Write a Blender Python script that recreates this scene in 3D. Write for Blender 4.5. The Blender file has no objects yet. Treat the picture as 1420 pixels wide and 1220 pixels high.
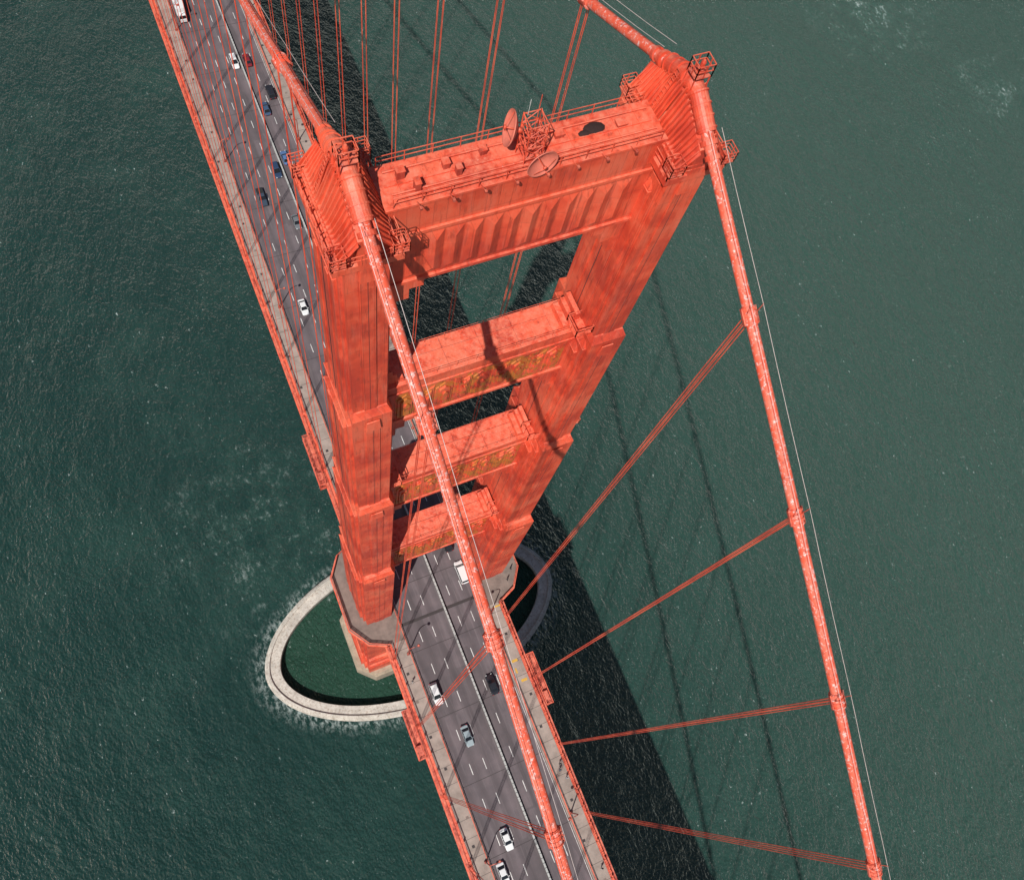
import bpy, math, random
from mathutils import Vector, Matrix
random.seed(7)
D=bpy.data; SC=bpy.context.scene
Z0=76.0   # roadway level above the water (m)
# ------------------------------------------------------------------ builder
class MB:
    def __init__(s): s.v=[];s.f=[];s.m=[];s.mats=[]
    def mi(s,m):
        if m not in s.mats: s.mats.append(m)
        return s.mats.index(m)
    def add(s,vs,fs,m):
        o=len(s.v); s.v+= [tuple(v) for v in vs]; k=s.mi(m)
        for f in fs: s.f.append(tuple(i+o for i in f)); s.m.append(k)
    def box(s,x0,x1,y0,y1,z0,z1,m,tx=0,ty=0):
        x0,x1=min(x0,x1),max(x0,x1); y0,y1=min(y0,y1),max(y0,y1)
        vs=[(x0,y0,z0),(x1,y0,z0),(x1,y1,z0),(x0,y1,z0),(x0+tx,y0+ty,z1),(x1-tx,y0+ty,z1),(x1-tx,y1-ty,z1),(x0+tx,y1-ty,z1)]
        s.add(vs,[(3,2,1,0),(4,5,6,7),(0,1,5,4),(1,2,6,5),(2,3,7,6),(3,0,4,7)],m)
    def sheet(s,x0,x1,y0,y1,z,m): s.add([(x0,y0,z),(x1,y0,z),(x1,y1,z),(x0,y1,z)],[(0,1,2,3)],m)
    def prism(s,poly,z0,z1,m,top=None):
        n=len(poly); top=top or poly
        vs=[(x,y,z0) for x,y in poly]+[(x,y,z1) for x,y in top]
        fs=[tuple(range(n-1,-1,-1)),tuple(range(n,2*n))]+[(i,(i+1)%n,n+(i+1)%n,n+i) for i in range(n)]
        s.add(vs,fs,m)
    def xprism(s,prof,x0,x1,m,ins=0):   # profile in (y,z) extruded along x
        n=len(prof); vs=[(x0,y,z) for y,z in prof]+[(x1,y,z) for y,z in prof]
        s.add(vs,[tuple(range(n)),tuple(range(2*n-1,n-1,-1))]+[((i+1)%n,i,n+i,n+(i+1)%n) for i in range(n)],m)
    def beam(s,p,q,w,h,m,up=(0,0,1)):
        p=Vector(p);q=Vector(q);d=(q-p).normalized();u=Vector(up)
        if abs(d.dot(u))>.98:u=Vector((1,0,0))
        a=d.cross(u).normalized()*w/2;b=a.cross(d).normalized()*h/2
        vs=[p-a-b,p+a-b,p+a+b,p-a+b,q-a-b,q+a-b,q+a+b,q-a+b]
        s.add(vs,[(0,1,2,3),(7,6,5,4),(1,0,4,5),(2,1,5,6),(3,2,6,7),(0,3,7,4)],m)
    def tube(s,pts,r,m,n=8,cap=True):
        pts=[Vector(p) for p in pts]; rs=r if isinstance(r,(list,tuple)) else [r]*len(pts)
        o=[];N=len(pts)
        ref=None
        for i,p in enumerate(pts):
            d=(pts[min(i+1,N-1)]-pts[max(i-1,0)]).normalized()
            if ref is None:
                ref=Vector((1,0,0)) if abs(d.x)<.9 else Vector((0,0,1))
            a=(ref-d*ref.dot(d)).normalized(); b=d.cross(a)
            for k in range(n):
                t=2*math.pi*k/n; o.append(p+(a*math.cos(t)+b*math.sin(t))*rs[i])
        fs=[]
        for i in range(N-1):
            for k in range(n):
                k2=(k+1)%n; fs.append((i*n+k,i*n+k2,(i+1)*n+k2,(i+1)*n+k))
        if cap: fs.append(tuple(range(n-1,-1,-1))); fs.append(tuple((N-1)*n+k for k in range(n)))
        s.add(o,fs,m)
    def lathe(s,prof,m,M,n=24):  # prof (r,z) around z, transformed by M
        vs=[];fs=[]
        for r,z in prof:
            for k in range(n):
                t=2*math.pi*k/n; vs.append(M@Vector((r*math.cos(t),r*math.sin(t),z)))
        for i in range(len(prof)-1):
            for k in range(n): k2=(k+1)%n; fs.append((i*n+k,i*n+k2,(i+1)*n+k2,(i+1)*n+k))
        s.add(vs,fs,m)
    def obj(s,name,parent=None,smooth=False,bevel=0):
        me=D.meshes.new(name); me.from_pydata(s.v,[],s.f); me.update()
        for m in s.mats: me.materials.append(m)
        me.polygons.foreach_set("material_index",s.m)
        if smooth: me.polygons.foreach_set("use_smooth",[True]*len(s.f))
        o=D.objects.new(name,me); SC.collection.objects.link(o)
        if parent: o.parent=parent
        if bevel:
            b=o.modifiers.new("bevel","BEVEL"); b.width=bevel; b.segments=2; b.limit_method='ANGLE'
        return o
def empty(name):
    e=D.objects.new(name,None); SC.collection.objects.link(e); return e
def rail(mb,pts,h,m,post=1.5,r=.035,rails=(1.0,.55),closed=False):
    pts=[Vector(p) for p in pts]
    if closed: pts.append(pts[0])
    for a,b in zip(pts,pts[1:]):
        L=(b-a).length; n=max(1,round(L/post))
        for i in range(n+1):
            p=a.lerp(b,i/n); mb.beam(p,p+Vector((0,0,h)),r*2,r*2,m)
        for k in rails: mb.beam(a+Vector((0,0,h*k)),b+Vector((0,0,h*k)),r*1.8,r*1.8,m)
# ------------------------------------------------------------------ materials
def nm(name):
    m=D.materials.new(name); m.use_nodes=True; nt=m.node_tree; b=nt.nodes["Principled BSDF"]; return m,nt,b
def N(nt,t,**k):
    n=nt.nodes.new(t)
    for a,v in k.items():
        if a in n.inputs: n.inputs[a].default_value=v
        else: setattr(n,a,v)
    return n
def coords(nt,scale=(1,1,1)):
    tc=N(nt,"ShaderNodeNewGeometry"); mp=N(nt,"ShaderNodeMapping"); mp.inputs["Scale"].default_value=scale
    nt.links.new(tc.outputs["Position"],mp.inputs[0]); return mp.outputs[0]
def noise(nt,vec,scale,detail=5,rough=.6):
    n=N(nt,"ShaderNodeTexNoise"); n.inputs["Scale"].default_value=scale;n.inputs["Detail"].default_value=detail;n.inputs["Roughness"].default_value=rough
    nt.links.new(vec,n.inputs["Vector"]); return n.outputs["Fac"]
def ramp(nt,fac,a,b,ca=(0,0,0,1),cb=(1,1,1,1)):
    if a>b: a,b,ca,cb=b,a,cb,ca
    r=N(nt,"ShaderNodeValToRGB"); r.color_ramp.elements[0].position=a;r.color_ramp.elements[1].position=b
    r.color_ramp.elements[0].color=ca;r.color_ramp.elements[1].color=cb; nt.links.new(fac,r.inputs[0]); return r.outputs[0]
def mix(nt,fac,a,b,mode='MIX'):
    m=N(nt,"ShaderNodeMix"); m.data_type='RGBA'; m.blend_type=mode
    for sck,v in ((m.inputs[0],fac),(m.inputs[6],a),(m.inputs[7],b)):
        if isinstance(v,(int,float,tuple)): sck.default_value=v
        else: nt.links.new(v,sck)
    return m.outputs[2]
def math_(nt,op,a,b=0.0):
    m=N(nt,"ShaderNodeMath",operation=op)
    for i,v in enumerate((a,b)):
        if isinstance(v,(int,float)): m.inputs[i].default_value=v
        else: nt.links.new(v,m.inputs[i])
    return m.outputs[0]
def c4(*c): return tuple(c)+(1,)
def paint(name,base=(.74,.086,.036),fade=.4,rust=.45,plates=True,ochre=0):
    m,nt,b=nm(name); v=coords(nt); vs=coords(nt,(1,1,.12))
    geo=N(nt,"ShaderNodeNewGeometry"); sn=N(nt,"ShaderNodeSeparateXYZ"); nt.links.new(geo.outputs["True Normal"],sn.inputs[0])
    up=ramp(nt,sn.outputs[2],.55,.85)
    big=noise(nt,v,.17,4,.65)
    col=mix(nt,ramp(nt,big,.46,.62),c4(*base),c4(base[0]*.70,base[1]*.58,base[2]*.7))
    col=mix(nt,ramp(nt,big,.50,.34),col,c4(base[0]*1.03,base[1]*1.6,base[2]*1.9))
    st=noise(nt,vs,1.5,4,.7)
    col=mix(nt,math_(nt,'MULTIPLY',ramp(nt,st,.5,.72),fade),col,c4(.74,.20,.13))
    col=mix(nt,math_(nt,'MULTIPLY',ramp(nt,noise(nt,vs,2.6,4,.75),.52,.67),rust),col,c4(.2,.035,.02))
    n1=noise(nt,v,1.1,5,.72); n2=noise(nt,v,3.5,5,.8)
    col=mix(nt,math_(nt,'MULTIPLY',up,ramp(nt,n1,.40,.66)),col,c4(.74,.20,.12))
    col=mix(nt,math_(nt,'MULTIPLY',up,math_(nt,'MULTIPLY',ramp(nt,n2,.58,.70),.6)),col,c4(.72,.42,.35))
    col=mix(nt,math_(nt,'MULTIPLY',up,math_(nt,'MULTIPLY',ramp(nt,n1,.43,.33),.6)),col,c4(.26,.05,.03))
    if ochre:
        col=mix(nt,math_(nt,'MULTIPLY',ramp(nt,noise(nt,v,.6,6,.78),.48,.53),ochre),col,c4(.46,.16,.03))
        col=mix(nt,math_(nt,'MULTIPLY',ramp(nt,n1,.55,.6),.7),col,c4(.16,.045,.02))
    bump=N(nt,"ShaderNodeBump"); bump.inputs["Strength"].default_value=.4; bump.inputs["Distance"].default_value=.06
    hh=n2
    if plates:
        sx=N(nt,"ShaderNodeSeparateXYZ"); nt.links.new(v,sx.inputs[0])
        cb=N(nt,"ShaderNodeCombineXYZ"); nt.links.new(math_(nt,'ADD',sx.outputs[0],sx.outputs[1]),cb.inputs[0]); nt.links.new(sx.outputs[2],cb.inputs[1])
        br=N(nt,"ShaderNodeTexBrick"); nt.links.new(cb.outputs[0],br.inputs["Vector"])
        br.inputs["Scale"].default_value=1; br.inputs["Brick Width"].default_value=1.07; br.inputs["Row Height"].default_value=3.4; br.inputs["Mortar Size"].default_value=.03;br.inputs["Mortar Smooth"].default_value=.3
        br.inputs["Color1"].default_value=c4(1,1,1);br.inputs["Color2"].default_value=c4(.84,.84,.84);br.inputs["Mortar"].default_value=c4(.62,.58,.58); br.offset=.0
        side=math_(nt,'MULTIPLY',math_(nt,'SUBTRACT',1.0,up),.7)
        col=mix(nt,side,col,br.outputs["Color"],'MULTIPLY')
        hh=math_(nt,'SUBTRACT',math_(nt,'MULTIPLY',hh,.5),br.outputs["Fac"])
    nt.links.new(hh,bump.inputs["Height"]); nt.links.new(bump.outputs[0],b.inputs["Normal"])
    nt.links.new(col,b.inputs["Base Color"]); b.inputs["Roughness"].default_value=.5
    return m
RED=paint("international_orange_paint"); REDP=paint("orange_paint_plain",plates=False,rust=.3)
REDO=paint("orange_paint_with_bare_primer",ochre=.9,plates=False)
RUSTY=paint("weathered_dark_red_steel",base=(.42,.06,.035),rust=.6,plates=False)
def simple(name,c,r=.6,metal=0,var=.3,sc=2.0,c2=None):
    m,nt,b=nm(name); v=coords(nt)
    c2=c2 or tuple(x*(1-var) for x in c)
    nt.links.new(mix(nt,ramp(nt,noise(nt,v,sc,4,.7),.35,.68),c4(*c),c4(*c2)),b.inputs["Base Color"])
    b.inputs["Roughness"].default_value=r;b.inputs["Metallic"].default_value=metal; return m
def cablemat():
    m,nt,b=nm("cable_weathered_paint"); v=coords(nt)
    col=mix(nt,ramp(nt,noise(nt,v,.8,4),.4,.65),c4(.72,.09,.04),c4(.70,.15,.09))
    col=mix(nt,ramp(nt,noise(nt,v,3.0,7,.75),.55,.60),col,c4(.74,.47,.43))
    col=mix(nt,math_(nt,'MULTIPLY',ramp(nt,noise(nt,v,1.7,6,.75),.56,.64),.7),col,c4(.26,.05,.03))
    nt.links.new(col,b.inputs["Base Color"]); b.inputs["Roughness"].default_value=.6; return m
CAB=cablemat()
def concmat(name,c,dirt):
    m,nt,b=nm(name); v=coords(nt); vs=coords(nt,(1,1,.2))
    col=mix(nt,ramp(nt,noise(nt,v,.35,5,.7),.35,.7),c4(*c),c4(*[x*.62 for x in c]))
    col=mix(nt,math_(nt,'MULTIPLY',ramp(nt,noise(nt,vs,1.4,6,.8),.50,.62),dirt),col,c4(.20,.13,.085))
    sx=N(nt,"ShaderNodeSeparateXYZ"); nt.links.new(v,sx.inputs[0])
    lo=N(nt,"ShaderNodeMapRange"); lo.inputs[1].default_value=1.8;lo.inputs[2].default_value=.4; nt.links.new(sx.outputs[2],lo.inputs[0])
    col=mix(nt,lo.outputs[0],col,c4(.035,.04,.025))
    bp=N(nt,"ShaderNodeBump"); bp.inputs["Distance"].default_value=.15; nt.links.new(noise(nt,v,2.2,5,.7),bp.inputs["Height"]); nt.links.new(bp.outputs[0],b.inputs["Normal"])
    nt.links.new(col,b.inputs["Base Color"]); b.inputs["Roughness"].default_value=.9; return m
CONC=concmat("fender_concrete",(.60,.555,.49),.65)
SIDE=simple("sidewalk_concrete",(.35,.285,.245),.85,var=.35,sc=.35)
PLAT=simple("walkaround_concrete",(.22,.17,.145),.85,var=.35,sc=.5)
def asphalt():
    m,nt,b=nm("asphalt_roadway"); v=coords(nt)
    col=mix(nt,ramp(nt,noise(nt,v,.22,4),.35,.7),c4(.145,.115,.122),c4(.092,.076,.083))
    sx=N(nt,"ShaderNodeSeparateXYZ"); nt.links.new(v,sx.inputs[0])
    s=math_(nt,'SINE',math_(nt,'MULTIPLY',sx.outputs[0],2*math.pi/3.15)); s=math_(nt,'MULTIPLY_ADD',s,.5); 
    col=mix(nt,math_(nt,'MULTIPLY',math_(nt,'ABSOLUTE',s),.5),col,c4(.065,.053,.056))
    vs=coords(nt,(1,.05,1)); col=mix(nt,math_(nt,'MULTIPLY',ramp(nt,noise(nt,vs,1.6,5,.7),.5,.75),.6),col,c4(.19,.16,.165))
    vp=coords(nt,(.3,.066,1)); vo=N(nt,"ShaderNodeTexVoronoi"); vo.distance='CHEBYCHEV'; vo.inputs["Scale"].default_value=1; nt.links.new(vp,vo.inputs["Vector"])
    sp=N(nt,"ShaderNodeSeparateColor"); nt.links.new(vo.outputs["Color"],sp.inputs[0])
    col=mix(nt,math_(nt,'MULTIPLY',ramp(nt,sp.outputs[0],.72,.74),.35),col,c4(.06,.05,.052))
    nt.links.new(col,b.inputs["Base Color"]); b.inputs["Roughness"].default_value=.85; return m
ASPH=asphalt()
WHITE=simple("white_lane_paint",(.75,.73,.70),.7,var=.5,sc=1.5); YEL=simple("yellow_paint",(.62,.36,.05),.7)
JOINT=simple("joint_dark_steel",(.045,.035,.035),.7); BARR=simple("steel_clad_barrier",(.46,.46,.44),.5)
BLACK=simple("black_rubber",(.02,.02,.02),.7)
def watermat():
    m,nt,b=nm("sea_water"); v=coords(nt)
    col=mix(nt,ramp(nt,noise(nt,v,.006,3),.35,.7),c4(.0055,.027,.0245),c4(.009,.036,.031))
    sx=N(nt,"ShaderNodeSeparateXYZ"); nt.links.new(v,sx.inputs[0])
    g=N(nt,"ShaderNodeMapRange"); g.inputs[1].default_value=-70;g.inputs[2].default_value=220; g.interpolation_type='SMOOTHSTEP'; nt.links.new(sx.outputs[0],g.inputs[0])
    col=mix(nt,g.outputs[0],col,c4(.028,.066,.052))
    big=noise(nt,v,.03,6,.68)
    col=mix(nt,math_(nt,'MULTIPLY',ramp(nt,big,.48,.72),.4),col,c4(.026,.072,.058))
    vf=coords(nt,(1,.55,1))
    fl=noise(nt,vf,.8,6,.72)
    foam=math_(nt,'MULTIPLY',math_(nt,'MULTIPLY',ramp(nt,fl,.64,.68),ramp(nt,big,.40,.58)),.8)
    def spot(c,r,k=1.0):
        vd=N(nt,"ShaderNodeVectorMath",operation='DISTANCE'); nt.links.new(v,vd.inputs[0]); vd.inputs[1].default_value=c
        w=N(nt,"ShaderNodeMapRange"); w.inputs[1].default_value=r;w.inputs[2].default_value=0; w.inputs[4].default_value=k; nt.links.new(vd.outputs["Value"],w.inputs[0]); return w.outputs[0]
    wl=math_(nt,'MAXIMUM',spot((-34,44,0),40,.55),math_(nt,'MAXIMUM',spot((288,183,0),36,1.0),spot((322,126,0),26,.8)))
    vd2=N(nt,"ShaderNodeVectorMath",operation='LENGTH'); nt.links.new(coords(nt,(1/47.0,1/26.6,0)),vd2.inputs[0])
    w2=N(nt,"ShaderNodeMapRange"); w2.inputs[1].default_value=1.11;w2.inputs[2].default_value=.98; nt.links.new(vd2.outputs["Value"],w2.inputs[0])
    inside=N(nt,"ShaderNodeMapRange"); inside.inputs[1].default_value=.93;inside.inputs[2].default_value=.90; nt.links.new(vd2.outputs["Value"],inside.inputs[0])
    ringm=math_(nt,'MULTIPLY',w2.outputs[0],math_(nt,'SUBTRACT',1.0,inside.outputs[0]))
    wk=noise(nt,v,.10,6,.70)
    col=mix(nt,math_(nt,'MULTIPLY',wl,math_(nt,'MULTIPLY',ramp(nt,wk,.40,.66),.95)),col,c4(.040,.095,.075))
    col=mix(nt,math_(nt,'MULTIPLY',inside.outputs[0],.8),col,c4(.020,.055,.036))
    foam=math_(nt,'MAXIMUM',foam,math_(nt,'MULTIPLY',math_(nt,'MULTIPLY',wl,ramp(nt,math_(nt,'ADD',math_(nt,'MULTIPLY',fl,.55),math_(nt,'MULTIPLY',wk,.45)),.54,.63)),.65))
    foam=math_(nt,'MAXIMUM',foam,math_(nt,'MULTIPLY',math_(nt,'MULTIPLY',ringm,ramp(nt,fl,.47,.62)),.5))
    col=mix(nt,foam,col,c4(.5,.56,.54))
    # up-welling body colour + Fresnel mirror facets of wind chop
    nt.nodes.remove(b); out=[n for n in nt.nodes if n.type=='OUTPUT_MATERIAL'][0]
    df=N(nt,"ShaderNodeBsdfDiffuse"); gl=N(nt,"ShaderNodeBsdfGlossy"); fr=N(nt,"ShaderNodeFresnel"); fr.inputs[0].default_value=1.34; mx=N(nt,"ShaderNodeMixShader")
    gl.inputs["Roughness"].default_value=.15; gl.inputs["Color"].default_value=c4(1,1,1)
    mp=N(nt,"ShaderNodeMapping"); mp.inputs["Scale"].default_value=(1,.6,1); mp.inputs["Rotation"].default_value=(0,0,.6); nt.links.new(v,mp.inputs[0]); w_=mp.outputs[0]
    h=math_(nt,'ADD',math_(nt,'MULTIPLY',noise(nt,w_,.10,2,.5),6.0),math_(nt,'MULTIPLY',noise(nt,w_,.45,3,.5),3.6))
    h=math_(nt,'ADD',h,math_(nt,'MULTIPLY',noise(nt,w_,1.5,2,.5),2.0))
    def bp(s):
        q=N(nt,"ShaderNodeBump"); q.inputs["Strength"].default_value=s; q.inputs["Distance"].default_value=1.0; nt.links.new(h,q.inputs["Height"]); return q.outputs[0]
    B=bp(1.0); B2=bp(.35)
    nt.links.new(col,df.inputs[0]); nt.links.new(B2,df.inputs["Normal"]); nt.links.new(B,gl.inputs["Normal"]); nt.links.new(B,fr.inputs["Normal"])
    fac=math_(nt,'MULTIPLY',fr.outputs[0],math_(nt,'SUBTRACT',1.0,foam))
    nt.links.new(fac,mx.inputs[0]); nt.links.new(df.outputs[0],mx.inputs[1]); nt.links.new(gl.outputs[0],mx.inputs[2]); nt.links.new(mx.outputs[0],out.inputs[0]); return m
WATER=watermat()
# ------------------------------------------------------------------ water
mb=MB(); n=96; vs=[(0,0,0)]+[(9000*math.cos(2*math.pi*k/n),9000*math.sin(2*math.pi*k/n),0) for k in range(n)]
mb.add(vs,[(0,k+1,(k+1)%n+1) for k in range(n)],WATER); mb.obj("water")
# ------------------------------------------------------------------ fender + pier
def ring(mb,a,b,a2,b2,z0,z1,m,n=120,ex=2.0):
    def P(a,b,t):
        c,s=math.cos(t),math.sin(t); return (a*math.copysign(abs(c)**(2/ex),c),b*math.copysign(abs(s)**(2/ex),s))
    vs=[]
    for k in range(n):
        t=2*math.pi*k/n; o=P(a,b,t);i=P(a2,b2,t)
        vs+=[(*o,z0),(*o,z1),(*i,z1),(*i,z0)]
    fs=[]
    for k in range(n):
        A=4*k;B=4*((k+1)%n)
        fs+=[(A,B,B+1,A+1),(A+1,B+1,B+2,A+2),(A+2,B+2,B+3,A+3)]
    mb.add(vs,fs,m)
mb=MB(); EX=1.88
ring(mb,45.8,25.4,41.6,21.4,-3,3.4,CONC,ex=EX); ring(mb,46.3,25.9,45.3,24.9,-3,2.4,CONC,ex=EX); ring(mb,45.2,24.8,44.7,24.3,3.3,4.0,CONC,ex=EX)
mb.obj("pier_fender_wall",bevel=.12)
mb=MB(); 
def oct_(x,y,c): return [(-x+c,-y),(x-c,-y),(x,-y+c),(x,y-c),(x-c,y),(-x+c,y),(-x,y-c),(-x,-y+c)]
PIER=concmat("pier_concrete",(.42,.34,.25),.5)
mb.prism(oct_(21,12.0,4.5),-3,11.5,PIER); mb.prism(oct_(20.4,11.4,4.3),11.5,12.6,PIER); mb.obj("tower_pier",bevel=.15)
# ------------------------------------------------------------------ tower
TOWER=empty("suspension_bridge_tower")
SECT=[(12.6,20,5.6,10.2),(19.5,24,5.2,9.2),(23,74,4.7,8.0),(74,121,3.75,6.6),(121,161,3.25,5.4),(161,192.5,2.8,4.5),(192.5,221.5,2.35,3.8)]
for sx in (-1,1):
    mb=MB(); cx=13.7*sx
    for i,(a,b,hx,hy) in enumerate(SECT):
        s1=.30*hx/2.4*.95; s2=.62*hy/4
        za=a-.5 if i else a
        for j,(x,y,zt) in enumerate(((hx,hy-2*s2,b-2.2),(hx-s1,hy-s2,b-.4),(hx-2*s1,hy,b+1.3))):
            mb.box(cx-x,cx+x,-y,y,za-j*.01,zt-.9,RED)
            mb.box(cx-x+.003,cx+x-.003,-y+.003,y-.003,zt-.9,zt,RED,.35,.55)
            if i>2 and j<2:
                mb.box(cx-x-.07,cx+x+.07,-y-.07,y+.07,zt-1.3,zt-1.1,REDP)
        if i>=3:
            for q in (-1,1):
                mb.box(cx-.28*hx,cx+.28*hx,q*hy,q*(hy+.14),za+.5,b-2.5,RED)
                mb.box(cx-.28*hx-.02,cx+.28*hx+.02,q*hy,q*(hy+.35),b-2.5,b-.4,REDP,.1,.1)
                for yy in (-.34,.34):
                    mb.box(cx+q*hx,cx+q*(hx+.12),yy*hy-.35,yy*hy+.35,za+.5,b-4,RED)
                mb.box(cx+q*hx,cx+q*(hx+.06),-.03,.03,za+.5,b-4,JOINT)
                mb.box(cx-.02,cx+.02,q*(hy+.13),q*(hy+.17),za+.5,b-2.5,JOINT)
    mb.obj("tower_leg_shaft",TOWER,bevel=.05)
# struts
STR=[(213.3,224,1.85,2.35),(182.8,192.8,1.9,2.8),(148.3,160.7,2.1,3.25),(108,122,2.3,3.75)]
for i,(za,zb,hy,hx) in enumerate(STR):
    mb=MB(); xe=13.7-hx+.25
    if i==0:
        mb.box(-xe,xe,-hy,hy,za+.4,zb-.3,RED); mb.box(-xe,xe,-hy-.12,hy+.12,zb-.3,zb,REDP)
        mb.box(-xe,xe,-hy-.22,hy+.22,za,za+.4,REDP); mb.box(-xe,xe,-hy-.18,hy+.18,zb-3.9,zb-3.5,REDP)
        x=-9.9
        while x<9.8:
            for q in (-1,1):
                z1,z2=za+.7,zb-4.3; y=q*hy
                vs=[(x,y,z1),(x+1.55,y,z1),(x+.78,y+q*.32,z1+.9),(x,y,z2),(x+1.55,y,z2),(x+.78,y+q*.32,z2-.9)]
                mb.add(vs,[(0,2,5,3),(2,1,4,5),(0,1,2),(3,5,4)],RED)
            x+=1.65
    else:
        mb.box(-xe,xe,-hy,hy,za+.5,zb-.4,RED)
        mb.box(-xe,xe,-hy-.2,hy+.2,zb-.4,zb,RED); mb.box(-xe,xe,-hy-.25,hy+.25,za,za+.5,REDP)
        mb.box(-xe,xe,-hy-.12,hy+.12,zb-2.5,zb-2.2,REDP)
        for k in range(-2,3): mb.box(k*4.1-.03,k*4.1+.03,-hy-.1,hy+.1,zb,zb+.05,RUSTY)
        rail(mb,[(-xe+1,-hy+.05,zb),(xe-1,-hy+.05,zb)],.9,REDP,2.2,.025); rail(mb,[(-xe+1,hy-.05,zb),(xe-1,hy-.05,zb)],.9,REDP,2.2,.025)
        mb.tube([(-xe,.5,zb+.15),(xe,.5,zb+.15)],.07,REDP,6)
        nn=9; W=2*(xe-1.0)/nn; zl,zh=za+.75,zb-2.7; H=zh-zl
        for q in (-1,1): mb.box(-xe+.9,xe-.9,q*hy,q*(hy+.06),zl-.1,zh+.1,REDO)
        for k in range(nn):
            xc=-xe+1.0+(k+.5)*W; odd=k%2
            for q in (-1,1):
                for j,(w_,d_,t0,t1) in enumerate(((.48,.20,.04,.95),(.30,.42,.12,.86),(.15,.60,.22,.70))):
                    z1,z2=zl+H*t0,zl+H*t1; p=W*w_; y=q*hy; y2=q*(hy+d_); c=W*.42*(1-j*.25)
                    pr=[(-p,z1+(c if odd else 0)),(0,z1+(0 if odd else c)),(p,z1+(c if odd else 0)),(p,z2-(0 if odd else c)),(0,z2-(c if odd else 0)),(-p,z2-(0 if odd else c))]
                    vs=[(xc+a_,y,b_) for a_,b_ in pr]+[(xc+a_*.92,y2,b_) for a_,b_ in pr]
                    fs=[(6,7,10,11),(7,8,9,10)]+[(m_,(m_+1)%6,6+(m_+1)%6,6+m_) for m_ in range(6)]
                    mb.add(vs,fs,REDO)
    for q in (-1,1):
        for j,(w,h) in enumerate(((3.6,1.6),(2.3,3.2),(1.2,5.2))):
            mb.box(q*xe,q*(xe-w),-hy+.15+j*.03,hy-.15-j*.03,za-h,za-.004*j,RED)
        if i:
            for j,(w,h) in enumerate(((2.0,.8),(1.3,1.7),(.8,2.6))):
                mb.box(q*xe,q*(xe-w),-hy+.3+j*.03,hy-.3-j*.03,zb+.004*j,zb+h,RED,.12,.12)
    mb.obj("portal_strut",TOWER,bevel=.03)
mb=MB(); zt=224
for y in (-1.85,1.85): rail(mb,[(-11,y,zt),(11,y,zt)],1.1,REDP,2.2,.028)
for y in (-1.2,-.9,1.1): mb.tube([(-10.8,y,zt+.25),(11,y,zt+.25)],.08,REDP,6)
for x,y,w,d,h in ((-9.6,.6,.3,.25,.8),(-8.8,-.8,.2,.3,1.0),(-6.1,.5,.25,.25,.6),(-5.4,-.3,.2,.25,.8),(-3,.9,.25,.25,.5),(3.2,.7,.35,.25,.35),(8.4,.3,.4,.3,.35)):
    mb.box(x-w,x+w,y-d,y+d,zt,zt+h,RUSTY); mb.box(x-w-.05,x+w+.05,y-d-.05,y+d+.05,zt+h,zt+h+.06,REDP)
mb.box(-11,11,-.06,.06,zt,zt+.12,REDP)
for x in range(-10,11,2): mb.box(x-.04,x+.04,-1.7,1.7,zt,zt+.06,REDP)
for k in range(8):
    x=-9.2+k*2.5; mb.beam((x,-1.8,zt+.05),(x,-2.6,zt+.4),.06,.06,REDP); mb.box(x-.1,x+.1,-2.8,-2.55,zt+.35,zt+.55,RUSTY)
mb.obj("strut_walkway_railing",TOWER)
mb=MB(); DSPOT=simple("dark_spot_matte",(.03,.012,.010),.9)  # low near-black oval mounds for an unidentified dark spot on the strut top
mb.lathe([(.95,.0),(.8,.13),(.45,.2),(.001,.22)],DSPOT,Matrix.Translation((6.2,.55,zt+.06))@Matrix.Scale(.6,4,(0,1,0)),11); mb.lathe([(.65,.0),(.5,.12),(.001,.16)],DSPOT,Matrix.Translation((5.35,.3,zt+.06))@Matrix.Scale(.5,4,(0,1,0)),9); mb.obj("dark_oval_spot",smooth=True)
mb=MB()
for x,z,s in ((10.4,162.5,-1),(10.0,123.5,-1),(16.6,162.5,1),(-10.4,162.5,1),(17.2,123.8,1),(10.7,194.2,1)):
    rail(mb,[(x-1,-3.4,z),(x+1,-3.4,z),(x+1,-1.2,z),(x-1,-1.2,z)],1.3,REDP,1.0,.05,closed=True); mb.box(x-1,x+1,-3.4,-1.2,z-.1,z,REDP)
mb.obj("maintenance_cage",TOWER)
def zn(y): y=-y; return 227.3-.5*y-.0004*y*y
def zf(y): return 227.3-143*(1-(1-2*y/1280)**2)
def zcab(y): return zn(y) if y<0 else zf(y)
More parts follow.
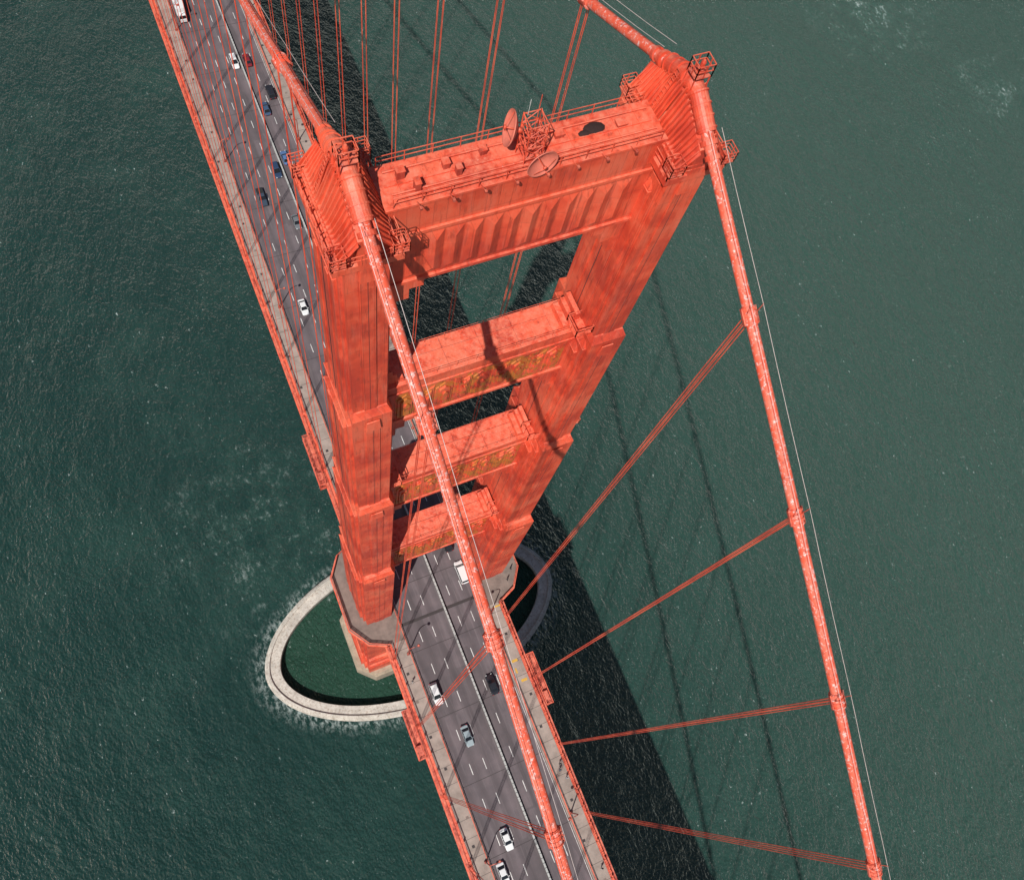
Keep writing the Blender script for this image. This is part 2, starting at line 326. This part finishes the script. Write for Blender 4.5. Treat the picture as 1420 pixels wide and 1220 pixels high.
for sx in (-1,1):
    mb=MB(); cx=13.7*sx
    mb.box(cx-2.75,cx+2.75,-4.3,4.3,221.2,221.9,REDP); mb.box(cx-2.2,cx+2.2,-3.6,3.6,221.9,223.6,RED)
    ctr=[(cx,y,zcab(y)+.25-.05*abs(y)-(.35 if abs(y)<.5 else 0)) for y in (-3.4,-2.6,-1.8,-1,-.4,0,.4,1,1.8,2.6,3.4)]
    mb.tube(ctr,.74,REDP,20)
    for y in (-3.2,-2.4,-1.6,-.8,.8,1.6,2.4,3.2):
        z=zcab(y)+.25-.05*abs(y); s=1 if y>0 else -1; d=Vector((0,1,-.45*s)).normalized()*.07; p=Vector((cx,y,z)); mb.tube([p-d,p+d],.83,REDP,20)
    mb.xprism([(-4.3,221.9),(-4.3,zcab(4.3)-.5),(-.3,226.6),(.3,226.6),(4.3,zcab(4.3)-.5),(4.3,221.9)],cx-.8,cx+.8,RED)
    for q in (-1,1):
        for sy in (-1,1):
            for k in range(11):
                y=sy*(.3+k*.4); z=zcab(y)+.15-.05*k
                mb.beam((cx+q*.75,y,z),(cx+q*2.25,y,223.2-.02*k),.10,.34,REDP)
            mb.add([(cx+q*.80,sy*.1,226.9),(cx+q*.80,sy*4.6,zcab(sy*4.6)-.2),(cx+q*2.1,sy*4.4,222.8),(cx+q*2.1,sy*.1,223.2)],[(0,1,2,3) if q*sy<0 else (3,2,1,0)],REDP)
            mb.beam((cx+q*2.3,sy*.1,223.4),(cx+q*2.3,sy*4.5,223.0),.16,.2,REDP)
            for y in (1.2,2.9): mb.beam((cx+q*2.7,sy*y,222),(cx+q*1.6,sy*y,224.3),.08,.08,REDP)
    for sy in (-1,1):
        for yy,r in ((3.9,.72),(4.9,.62)):
            a=Vector((cx,sy*yy,zcab(sy*yy)));b=Vector((cx,sy*(yy+.35),zcab(sy*(yy+.35)))); mb.tube([a,b],r,REDP,18)
    rail(mb,[(cx-2.75,-4.3,221.9),(cx+2.75,-4.3,221.9),(cx+2.75,4.3,221.9),(cx-2.75,4.3,221.9)],1.2,REDP,1.2,.04,closed=True)
    for sy in (-1,1):
        for q in (-1,1):
            bx=cx+q*2.35; by=sy*4.1
            mb.box(bx-.6,bx+.6,by-.6,by+.6,222.75,222.8,RUSTY)
            rail(mb,[(bx-.6,by-.6,222.8),(bx+.6,by-.6,222.8),(bx+.6,by+.6,222.8),(bx-.6,by+.6,222.8)],1.15,REDP,.6,.028,rails=(1,.66,.33),closed=True)
            for xx in (-.55,.55):
                mb.beam((bx+xx,by,222),(bx+xx,by,222.8),.08,.08,REDP); mb.beam((bx+xx,by+sy*.5,222.8),(bx+xx*.2,by-sy*.6,221.6),.08,.08,REDP)
    mb.box(cx-.7,cx+.7,-.6,.6,228.3,228.36,RUSTY)
    for xx in (-.66,.66):
        for yy in (-.56,.56): mb.beam((cx+xx,yy,226.6),(cx+xx,yy,228.4),.08,.08,REDP)
    rail(mb,[(cx-.7,-.6,228.36),(cx+.7,-.6,228.36),(cx+.7,.6,228.36),(cx-.7,.6,228.36)],1.2,REDP,.7,.035,closed=True)
    mb.lathe([(.0,228.4),(.28,228.4),(.28,228.8),(.2,228.85),(.2,229.4),(.1,229.6),(0,229.6)],REDP,Matrix.Translation((cx,0,0)),12)
    for q in (-1,1):
        for o in (-.25,.25): mb.beam((cx+q*.9,o+1.2,227.6),(cx+q*2.6,o+1.2,222),.06,.06,REDP)
        for k in range(14):
            t=k/13; mb.beam((cx+q*(.9+1.7*t),.95,227.6-5.6*t),(cx+q*(.9+1.7*t),1.45,227.6-5.6*t),.04,.04,REDP)
    mb.obj("cable_saddle_housing",TOWER)
# ------------------------------------------------------------------ microwave dishes
ANT=empty("microwave_dish_antenna")
mb=MB(); bx,by=.1,-.5
c=[(bx+a*.7,by+b*.7) for a,b in ((-1,-1),(1,-1),(1,1),(-1,1))]
for x,y in c: mb.tube([(x,y,224),(x,y,228.3)],.05,REDP,6)
for z in (224.8,226.0,227.2,228.2):
    for k in range(4):
        a=c[k];b_=c[(k+1)%4]; mb.tube([(*a,z),(*b_,z)],.04,REDP,6)
        if z<228: mb.tube([(*a,z),(*b_,z+1.1)],.035,REDP,6); mb.tube([(*b_,z),(*a,z+1.1)],.035,REDP,6)
mb.tube([(bx,by,226),(bx,by,230.6)],.03,REDP,6); mb.tube([(bx-.4,by+.6,228),(bx-.4,by+.6,229.6)],.02,WHITE,6)
mb.obj("lattice_mast",ANT)
DISH=simple("faded_pink_dish",(.70,.18,.12),.6,var=.2)
for pos,dr,r in (((-1.35,.1,227.0),(-1,.35,.25),1.3),((.3,-2.1,225.4),(.1,-1,.0),1.25)):
    d=Vector(dr).normalized(); M=Matrix.Translation(pos)@d.to_track_quat('Z','Y').to_matrix().to_4x4()
    mb=MB(); prof=[(0.001,-.25)]+[(r*t,-.25+.5*t*t) for t in (.2,.4,.6,.8,1)]+[(r+.04,.27),(r+.04,.17)]+[(r*t,-.33+.5*t*t) for t in (1,.8,.6,.4,.2)]+[(.001,-.33)]
    mb.lathe(prof,DISH,M,28)
    mb.tube([M@Vector((0,0,-.25)),M@Vector((0,0,.55))],.06,REDP,6); mb.tube([M@Vector((0,0,.5)),M@Vector((0,0,.65))],.16,REDP,8)
    for k in range(3):
        t=2*math.pi*k/3; mb.tube([M@Vector((r*.9*math.cos(t),r*.9*math.sin(t),.2)),M@Vector((0,0,.6))],.025,REDP,5)
    mb.tube([M@Vector((0,0,-.3)),M@Vector((0,0,-.75))],.2,REDP,8)
    mb.obj("dish_reflector",ANT,smooth=True)
# ------------------------------------------------------------------ main cables
YN=-232; ys=[YN+i*4 for i in range(58)]+[0]+[4*i for i in range(1,160)]
susp_y=[-(16.2+15.24*k) for k in range(13)]+[16.2+15.24*k for k in range(40)]
for sx in (-1,1):
    cx=13.7*sx; C=empty("main_cable"); 
    mb=MB(); mb.tube([(cx,y,zcab(y)) for y in ys],.47,CAB,16); mb.obj("cable_core",C,smooth=True)
    mb=MB()
    for y in susp_y:
        d=Vector((0,.5,(zcab(y+.25)-zcab(y-.25)))).normalized(); p=Vector((cx,y,zcab(y)))
        mb.tube([p-d*.75,p+d*.75],.57,CAB,16)
        for t in (-.6,-.2,.2,.6): mb.tube([p+d*(t-.07),p+d*(t+.07)],.64,CAB,16)
        for q in (-1,1): mb.beam(p-d*.7+Vector((q*.64,0,0)),p+d*.7+Vector((q*.64,0,0)),.14,.22,RUSTY)
    mb.obj("cable_band",C)
    mb=MB(); HR=simple("hand_rope_galvanised",(.6,.5,.47),.5) if sx<0 else HR
    for q in (-1,1):
        hy=[(cx+q*.55,y,zcab(y)+1.55-(.12*math.sin(math.pi*((abs(y)-16.2)%15.24)/15.24))) for y in ys]
        mb.tube([p for p in hy if p[1]<-3],.022,HR,5); mb.tube([p for p in hy if p[1]>3],.022,HR,5)
    for y in susp_y:
        for q in (-1,1): mb.tube([(cx+q*.5,y,zcab(y)+.3),(cx+q*.55,y,zcab(y)+1.6)],.03,REDP,5)
    mb.obj("cable_hand_rope",C)
    mb=MB()
    for y in susp_y:
        z=zcab(y)
        if z<80: continue
        for ax in (-.40,.40):
            for ay in (-.13,.13): mb.tube([(cx+ax,y+ay,z),(cx+ax*.7,y+ay,Z0-.5)],.045,REDP,6,cap=False)
        mb.box(cx-.5,cx+.5,y-.35,y+.35,Z0-.6,Z0+.35,REDP)
    mb.obj("suspender_rope",C)
# ------------------------------------------------------------------ deck
DECK=empty("bridge_deck"); YA,YB=-228,640
mb=MB(); mb.box(-9.45,9.45,YA,YB,Z0-.35,Z0,ASPH); mb.obj("roadway",DECK)
for sx in (-1,1):
    mb=MB()
    mb.box(sx*9.45,sx*9.7,YA,YB,Z0-.35,Z0+.28,SIDE)           # kerb
    for a,b in ((YA,-12.62),(12.62,YB)): mb.box(sx*9.7,sx*13.0,a,b,Z0-.3,Z0+.15,SIDE)
    P=[(9.7,-12.6),(13.6,-12.6),(17.6,-10.8),(20.6,-6.3),(20.6,6.3),(17.6,10.8),(13.6,12.6),(9.7,12.6)]
    P=[(sx*x,y) for x,y in P]; 
    if sx<0: P=P[::-1]
    mb.prism(P,Z0-.28,Z0+.156,PLAT)
    y=YA
    while y<200: 
        if abs(y)>13: mb.sheet(min(sx*9.75,sx*12.95),max(sx*9.75,sx*12.95),y,y+.07,Z0+.155,JOINT)
        y+=3.81
    random.seed(3)
    for k in range(40):
        y=-150+k*8+random.random()*5; x=sx*(10.6+random.random()*1.6)
        if abs(y)>14: mb.sheet(x-.3,x+.3,y-.3,y+.3,Z0+.159,JOINT if k%3 else PLAT)
    if sx>0:
        for x,y,w,h in ((11.4,-26.3,.7,.3),(11.8,-31,.7,.3),(12.4,-13.4,1.0,.2),(10.9,-28.5,.2,.6)): mb.sheet(x-w,x+w,y-h,y+h,Z0+.163,YEL)
    mb.obj("sidewalk",DECK)
    mb=MB(); e=[(sx*x,y,Z0+.15) for x,y in ((13.2,-12.6),(13.9,-12.4),(17.5,-10.7),(20.4,-6.2),(20.4,6.2),(17.5,10.7),(13.9,12.4),(13.2,12.6))]
    rail(mb,e,1.25,RUSTY,1.2,.06,rails=(1,.7,.4,.12))
    mb.prism([(x*1.0+(.25 if x>0 else -.25),y*1.02) for x,y in P],Z0-1.5,Z0-.3,REDP)
    for y in (-9,-4.5,0,4.5,9):
        mb.beam((sx*18,y,Z0-1.4),(sx*17,y,Z0-7),.4,.4,REDP)
    mb.obj("tower_walkaround_railing",DECK)
    mb=MB()
    for a,b in ((YA,-12.9),(12.9,YB)):
        mb.box(sx*13.02,sx*14.15,a,b,Z0-.9,Z0-.02,REDP)
        mb.box(sx*13.12,sx*13.28,a,b,Z0+1.22,Z0+1.36,REDP); mb.box(sx*13.16,sx*13.24,a,b,Z0+.2,Z0+.3,REDP)
        mb.box(sx*13.75,sx*14.25,a,b,Z0+.0,Z0+.25,RUSTY)
        y=a
        while y<min(b,330):
            mb.box(sx*13.17,sx*13.23,y-.03,y+.03,Z0,Z0+1.3,REDP)
            y+=.42 if abs(y)<200 else 1.2
        y=a
        while y<b: mb.box(sx*13.08,sx*13.32,y-.12,y+.12,Z0,Z0+1.5,REDP); y+=3.81
        y=a
        while y<b: mb.beam((sx*13.2,y,Z0+.1),(sx*14.15,y,Z0+.1),.12,.12,REDP); y+=1.9
    mb.obj("outer_railing",DECK)
    mb=MB()
    rail(mb,[(sx*9.85,YA,Z0+.15),(sx*9.85,330,Z0+.15)],1.0,REDP,3.0,.05,rails=(1,.65,.3))
    mb.obj("kerb_guard_rail",DECK)
    mb=MB(); x=sx*13.7; T=Z0-.9; B=Z0-8.3
    mb.box(x-.45,x+.45,YA,YB,T-.9,T,REDP); mb.box(x-.45,x+.45,YA,YB,B-.9,B,REDP)
    y=-16.2-15.24*13; k=0
    while y<YB:
        mb.beam((x,y,B),(x,y,T-.8),.35,.5,REDP)
        a,b=((B,T-.8) if k%2 else (T-.8,B)); mb.beam((x,y,a),(x,y+7.62,b),.4,.5,REDP)
        y+=7.62;k+=1
    mb.obj("stiffening_truss",DECK)
mb=MB(); y=-16.2-15.24*13; k=0
while y<YB:
    mb.beam((-13.7,y,Z0-1.9),(13.7,y,Z0-1.9),.5,1.6,REDP); mb.beam((-13.7,y,Z0-8.8),(13.7,y,Z0-8.8),.5,.6,REDP)
    s=1 if k%2 else -1; mb.beam((-13.7*s,y,Z0-8.9),(13.7*s,y+7.62,Z0-8.9),.4,.4,REDP); y+=7.62;k+=1
mb.obj("floor_beams",DECK)
# markings
mb=MB(); 
for lx in (-6.3,-3.15,0,3.15,6.3):
    if lx==3.15: rng=(YA,45)
    elif lx==0: rng=(62,YB)
    else: rng=(YA,YB)
    y=rng[0]
    while y<rng[1]: mb.sheet(lx-.08,lx+.08,y,y+2.4,Z0+.004,WHITE); y+=7.62
for lx in (-9.2,9.2): mb.sheet(lx-.05,lx+.05,YA,YB,Z0+.004,WHITE)
mb.obj("lane_markings",DECK)
mb=MB(); y=-16.2-15.24*13
while y<YB:
    mb.sheet(-9.42,9.42,y-.06,y+.06,Z0+.008,JOINT); y+=15.24
for y in (-9.5,9.5): mb.sheet(-9.42,9.42,y-.35,y+.35,Z0+.012,JOINT)
mb.obj("expansion_joint",DECK)
def bxx(y): t=min(1,max(0,(y-15)/45)); return .9+2.2*t*t*(3-2*t)
mb=MB(); y=YA
while y<YB:
    mb.beam((bxx(y),y,Z0+.40),(bxx(y+.94),y+.94,Z0+.40),.32,.78,BARR); mb.beam((bxx(y),y+.02,Z0+.82),(bxx(y+.9),y+.9,Z0+.82),.38,.06,BARR); y+=1.0
mb.obj("movable_median_barrier")
# ------------------------------------------------------------------ maintenance travellers
for sx,ya,yb in ((-1,28,41),(-1,-38,-27),(1,-38,-26)):
    mb=MB(); x0,x1=sx*14.4,sx*15.9
    for z in (Z0-.2,Z0-3.2):
        mb.box(x0,x1,ya,yb,z-.12,z,RUSTY); rail(mb,[(x0,ya,z),(x1,ya,z),(x1,yb,z),(x0,yb,z)],1.2,REDP,1.3,.06,closed=True)
    for x in (x0,x1):
        for y in (ya,(ya+yb)/2,yb): mb.beam((x,y,Z0-3.4),(x,y,Z0+1),.14,.14,REDP)
        mb.beam((x,ya,Z0-3.2),(x,(ya+yb)/2,Z0-.2),.12,.12,REDP); mb.beam((x,(ya+yb)/2,Z0-.2),(x,yb,Z0-3.2),.12,.12,REDP)
    mb.box(sx*14.5,sx*15.6,ya+1,ya+3,Z0-.2,Z0+.8,RUSTY)
    mb.obj("maintenance_traveller_platform",bevel=.02)
# ------------------------------------------------------------------ street lamps
LAMP=simple("lamp_lens",(.7,.6,.4),.3); DKR=paint("lamp_post_paint",base=(.3,.05,.035),plates=False)
for k in range(-3,8):
    for sx in (-1,1):
        y=-16+46*k+ (1.5 if sx>0 else 0); x=10.3*sx; mb=MB()
        mb.box(x-.28,x+.28,y-.28,y+.28,Z0+.15,Z0+.9,DKR,.06,.06)
        mb.tube([(x,y,Z0+.9),(x,y,Z0+7.6)],[.15,.10],DKR,8)
        pts=[(x-sx*t,y,Z0+7.5+h) for t,h in ((0,0),(.1,.5),(.5,.95),(1.1,1.15),(1.9,1.1))]
        mb.tube(pts,[.1,.1,.09,.08,.07],DKR,8)
        mb.lathe([(.001,.25),(.2,.22),(.34,0),(.34,-.1)],DKR,Matrix.Translation((x-sx*2.1,y,Z0+8.5)),12)
        mb.lathe([(.34,-.1),(.24,-.3),(.001,-.34)],LAMP,Matrix.Translation((x-sx*2.1,y,Z0+8.5)),12)
        mb.obj("street_lamp",bevel=0)
# ------------------------------------------------------------------ vehicles
GLASS=simple("tinted_glass",(.015,.018,.022),.08); TYRE=BLACK; HL=simple("headlight",(.8,.8,.8),.2); TL=simple("taillight",(.4,.01,.01),.3)
cp={}
def carpaint(c):
    if c not in cp:
        m,nt,b=nm("car_paint_%d"%len(cp)); b.inputs["Base Color"].default_value=c4(*c); b.inputs["Roughness"].default_value=.3; b.inputs["Metallic"].default_value=.1; b.inputs["Coat Weight"].default_value=.5; cp[c]=m
    return cp[c]
def loft(mb,st,m):
    vs=[];fs=[]
    for y,a,b,z0,z1 in st:
        zm=(z0+z1)/2; vs+=[(-a*.94,y,z0),(-a,y,zm),(-b,y,z1-.06),(-b+.12,y,z1),(b-.12,y,z1),(b,y,z1-.06),(a,y,zm),(a*.94,y,z0)]
    n=8
    for i in range(len(st)-1):
        for k in range(n): k2=(k+1)%n; fs.append((i*n+k2,i*n+k,(i+1)*n+k,(i+1)*n+k2))
    fs.append(tuple(range(n))); fs.append(tuple((len(st)-1)*n+k for k in range(n-1,-1,-1)))
    mb.add(vs,fs,m)
def car(x,y,dirn,c,kind="car",ang=0):
    P=carpaint(c); E=empty(kind); 
    mb=MB()
    if kind in("car","suv","van"):
        s={"suv":1.08,"van":1.2,"car":1}[kind]; H={"suv":1.75,"van":2.15,"car":1.42}[kind]; L=2.3*s; W=.9*s
        loft(mb,[(-L,W*.82,W*.78,.45,.72),(-L+.18,W*.95,W*.9,.3,.88),(-L*.55,W,W*.94,.25,.95),(0,W,W*.95,.22,.97),(L*.5,W,W*.93,.25,.93),(L-.35,W*.96,W*.88,.3,.82),(L-.08,W*.85,W*.78,.38,.68),(L,W*.7,W*.65,.45,.6)],P)
        mb.obj("body_shell",E,smooth=False,bevel=.04)
        g=MB(); back=-L*.93 if kind=="van" else -L*.88 if kind=="suv" else -L*.72
        y0,y1,y2,y3=back,back+(.25 if kind!="car" else .65),L*(.4 if kind=="van" else .12),L*(.66 if kind=="van" else .46)
        zb,zt=.93,H; a,b=W*.92,W*(.82 if kind=="van" else .72)
        vs=[(-a,y0,zb),(a,y0,zb),(-b,y1,zt),(b,y1,zt),(-b,y2,zt),(b,y2,zt),(-a,y3,zb),(a,y3,zb)]
        g.add(vs,[(0,1,3,2),(4,5,7,6),(0,2,4,6),(1,7,5,3)],GLASS); g.obj("windows",E)
        r=MB(); r.prism([(-b-.02,y1-.05),(b+.02,y1-.05),(b+.02,y2+.05),(-b-.02,y2+.05)],zt-.03,zt+.05,P,[(-b+.1,y1+.05),(b-.1,y1+.05),(b-.1,y2-.08),(-b+.1,y2-.08)])
        for q in (-1,1):
            for (ya,za,yb,zb2) in ((y0,zb,y1,zt),(y3,zb,y2,zt)): r.beam((q*a,ya,za),(q*b,yb,zb2),.07,.07,P)
            ym=(y1+y2)/2; r.beam((q*a,ym,zb),(q*b,ym,zt),.1,.06,P)
            r.box(q*(W+.02),q*(W+.18),y3-.35,y3-.2,.95,1.08,P)
        r.obj("roof_and_pillars",E)
        wy=(-L*.62,L*.64); wr=.33*min(s,1.1)
    elif kind=="pickup_truck":
        L,W,H=2.8,.98,1.8
        loft(mb,[(-L,W*.95,W*.93,.5,1.05),(-L*.3,W,W*.95,.4,1.08),(0,W,W*.95,.35,1.08),(L*.6,W,W*.93,.4,1.05),(L,W*.85,W*.8,.5,.9)],P)
        mb.obj("body_shell",E,bevel=.04)
        g=MB(); g.box(-W*.85,W*.85,-L+.1,-L*.28,1.06,1.1,BLACK)
        y0,y1,y2,y3=-L*.22,-L*.16,L*.2,L*.42; a,b,zb,zt=W*.92,W*.76,1.06,H
        g.add([(-a,y0,zb),(a,y0,zb),(-b,y1,zt),(b,y1,zt),(-b,y2,zt),(b,y2,zt),(-a,y3,zb),(a,y3,zb)],[(0,1,3,2),(4,5,7,6),(0,2,4,6),(1,7,5,3)],GLASS); g.obj("windows",E)
        r=MB(); r.box(-b,b,y1,y2,zt-.02,zt+.05,P,.08,.08); r.obj("roof",E); wy=(-L*.62,L*.62); wr=.4
    else:
        Lh=4.2; W=1.25; H=3.5
        mb.box(-W,W,-Lh,Lh-2.2,1.0,H,P); mb.box(-W+.1,W-.1,-Lh,Lh-.3,.5,1.0,BLACK)
        oc=carpaint((.62,.30,.03)); mb.box(-W-.01,W+.01,-Lh-.01,-Lh+1.8,1.6,H+.01,oc)
        mb.box(-1.02,1.02,Lh-2.1,Lh,.6,1.6,P); mb.box(-1.0,1.0,Lh-2.1,Lh-.3,1.6,2.5,P,.1,.35)
        mb.obj("body_shell",E,bevel=.06)
        g=MB(); g.add([(-.88,Lh-.12,1.66),(.88,Lh-.12,1.66),(.8,Lh-.5,2.36),(-.8,Lh-.5,2.36)],[(0,1,2,3)],GLASS)
        g.obj("windows",E); L=Lh; wy=(-Lh*.6,Lh*.68); wr=.48
    w=MB()
    for yy in wy:
        for q in (-1,1):
            w.tube([(q*(W-.24),yy,wr),(q*(W+.0),yy,wr)],wr,TYRE,16); w.tube([(q*(W-.0),yy,wr),(q*(W+.015),yy,wr)],wr*.55,BARR,10)
    w.obj("wheels",E,bevel=0)
    h=MB()
    for q in (-1,1):
        h.box(q*W*.5,q*W*.8,L-.13,L-.02,.58,.74,HL); h.box(q*W*.55,q*W*.85,-L-.01,-L+.1,.6,.78,TL)
    h.obj("lights",E)
    E.location=(x,y,Z0+.012); E.rotation_euler=(0,0,(math.pi if dirn<0 else 0)+ang)
white=(.75,.75,.74);dark=(.02,.022,.028);grey=(.16,.17,.18);blue=(.03,.055,.11);silver=(.4,.42,.44);redc=(.2,.02,.03)
for a in [(-4.7,74,-1,white),(4.7,89.8,1,dark),(1.5,98.5,-1,grey),(1.5,115.3,-1,blue,"suv"),(4.9,118.5,1,(.09,.17,.34)),
          (4.9,135.4,1,(.05,.09,.16)),(7.8,140.5,1,dark,"suv"),(-4.7,108.2,-1,(.05,.07,.1),"pickup_truck"),(1.5,153,-1,white,"suv"),(5,152.7,1,redc),
          (-7.5,174,-1,white,"box_truck"),(-7.7,-26.4,-1,white,"suv"),(-4.6,-37.2,-1,(.3,.36,.38)),(-4.6,-59.7,-1,white),(-7.8,-65.5,-1,(.7,.7,.7)),
          (4.6,-29.2,1,dark),(7.6,-3.2,1,white,"van"),(6.9,4.8,1,dark,"suv"),(-4.6,230,-1,silver),(4.7,260,1,white),(-7.7,-110,-1,blue),(4.7,-95,1,white)]:
    car(*a)
# ------------------------------------------------------------------ pedestrians
SKIN=simple("skin",(.45,.26,.18),.6)
def person(x,y,ang,shirt,pants,z=Z0+.158):
    E=empty("pedestrian")
    def mk(name,J,Ed,R,mat):
        me=D.meshes.new(name); me.from_pydata(J,Ed,[]); me.update()
        o=D.objects.new(name,me); SC.collection.objects.link(o); o.parent=E; me.materials.append(mat)
        mo=o.modifiers.new("s","SKIN")
        if me.skin_vertices:
            for i,r in enumerate(R): me.skin_vertices[0].data[i].radius=(r,r)
            me.skin_vertices[0].data[0].use_root=True
        s=o.modifiers.new("ss","SUBSURF"); s.levels=1;s.render_levels=1
    mk("legs",[(0,0,.95),(.1,0,.9),(.12,.14,.5),(.12,.02,.08),(.12,.18,.04),(-.1,0,.9),(-.12,-.05,.5),(-.12,-.3,.12),(-.12,-.18,.04)],[(0,1),(1,2),(2,3),(3,4),(0,5),(5,6),(6,7),(7,8)],[.13,.1,.07,.05,.04,.1,.07,.05,.04],pants)
    mk("torso_and_arms",[(0,0,.95),(0,.01,1.2),(0,.02,1.42),(.19,.02,1.42),(.25,-.1,1.15),(.22,.05,.92),(-.19,.02,1.42),(-.25,.12,1.15),(-.22,.28,.98)],[(0,1),(1,2),(2,3),(3,4),(4,5),(2,6),(6,7),(7,8)],[.14,.15,.12,.07,.05,.035,.07,.05,.035],shirt)
    mk("head",[(0,.03,1.5),(0,.03,1.6),(0,.04,1.72)],[(0,1),(1,2)],[.055,.09,.085],SKIN)
    m=MB(); m.lathe([(.11,1.62),(.115,1.7),(.09,1.78),(.001,1.81)],BLACK,Matrix.Translation((0,.0,0)),12); m.obj("hair",E,smooth=True)
    E.location=(x,y,z); E.rotation_euler=(0,0,ang)
sh=[simple("shirt_dark",(.03,.03,.04)),simple("shirt_blue",(.08,.15,.3)),simple("shirt_white",(.6,.6,.6)),simple("shirt_black",(.015,.015,.015))]
for k,(x,y,a) in enumerate([(12.0,-50.4,.2),(11.5,-51.6,.1),(12.3,-53.6,3.0),(11.9,-73,.1),(18.6,-6.5,1),(19.3,-3.5,2),(18.9,1.0,.4),(-11.6,-22,.1),(16.9,-8.6,.5)]):
    person(x,y,a,sh[k%4],sh[(k+3)%4])
# ------------------------------------------------------------------ light
a,b=.545,.55
sd=Vector((a,b,-1)); s=D.lights.new("sun","SUN"); s.energy=5.0; s.angle=math.radians(.5); s.color=(1,.965,.91)
so=D.objects.new("sun",s); SC.collection.objects.link(so); so.rotation_euler=sd.to_track_quat('-Z','Y').to_euler(); so.location=(-100,-100,400)
w=D.worlds.new("World"); SC.world=w; w.use_nodes=True; nt=w.node_tree; bg=nt.nodes["Background"]
sky=nt.nodes.new("ShaderNodeTexSky"); sky.sky_type='NISHITA'; sky.sun_disc=False; sky.sun_elevation=math.atan(1/math.hypot(a,b)); sky.sun_rotation=math.atan2(-a,-b)
nt.links.new(sky.outputs[0],bg.inputs[0]); bg.inputs[1].default_value=.055
SC.view_settings.view_transform='Standard'; SC.view_settings.look='None'; SC.view_settings.exposure=0
# ------------------------------------------------------------------ camera
cd=D.cameras.new("camera"); cam=D.objects.new("camera",cd); SC.collection.objects.link(cam); SC.camera=cam
R=Matrix.Rotation(-.7808,4,'Z')@Matrix.Rotation(.3846,4,'X')@Matrix.Rotation(.4066,4,'Z')
cam.matrix_world=Matrix.Translation((-24.684,-36.897,277.386))@R
cd.sensor_width=36; cd.sensor_fit='HORIZONTAL'; cd.lens=1215.8/1420*36; cd.shift_x=-10.3/1420; cd.shift_y=9.2/1420; cd.clip_end=20000; cd.clip_start=.5
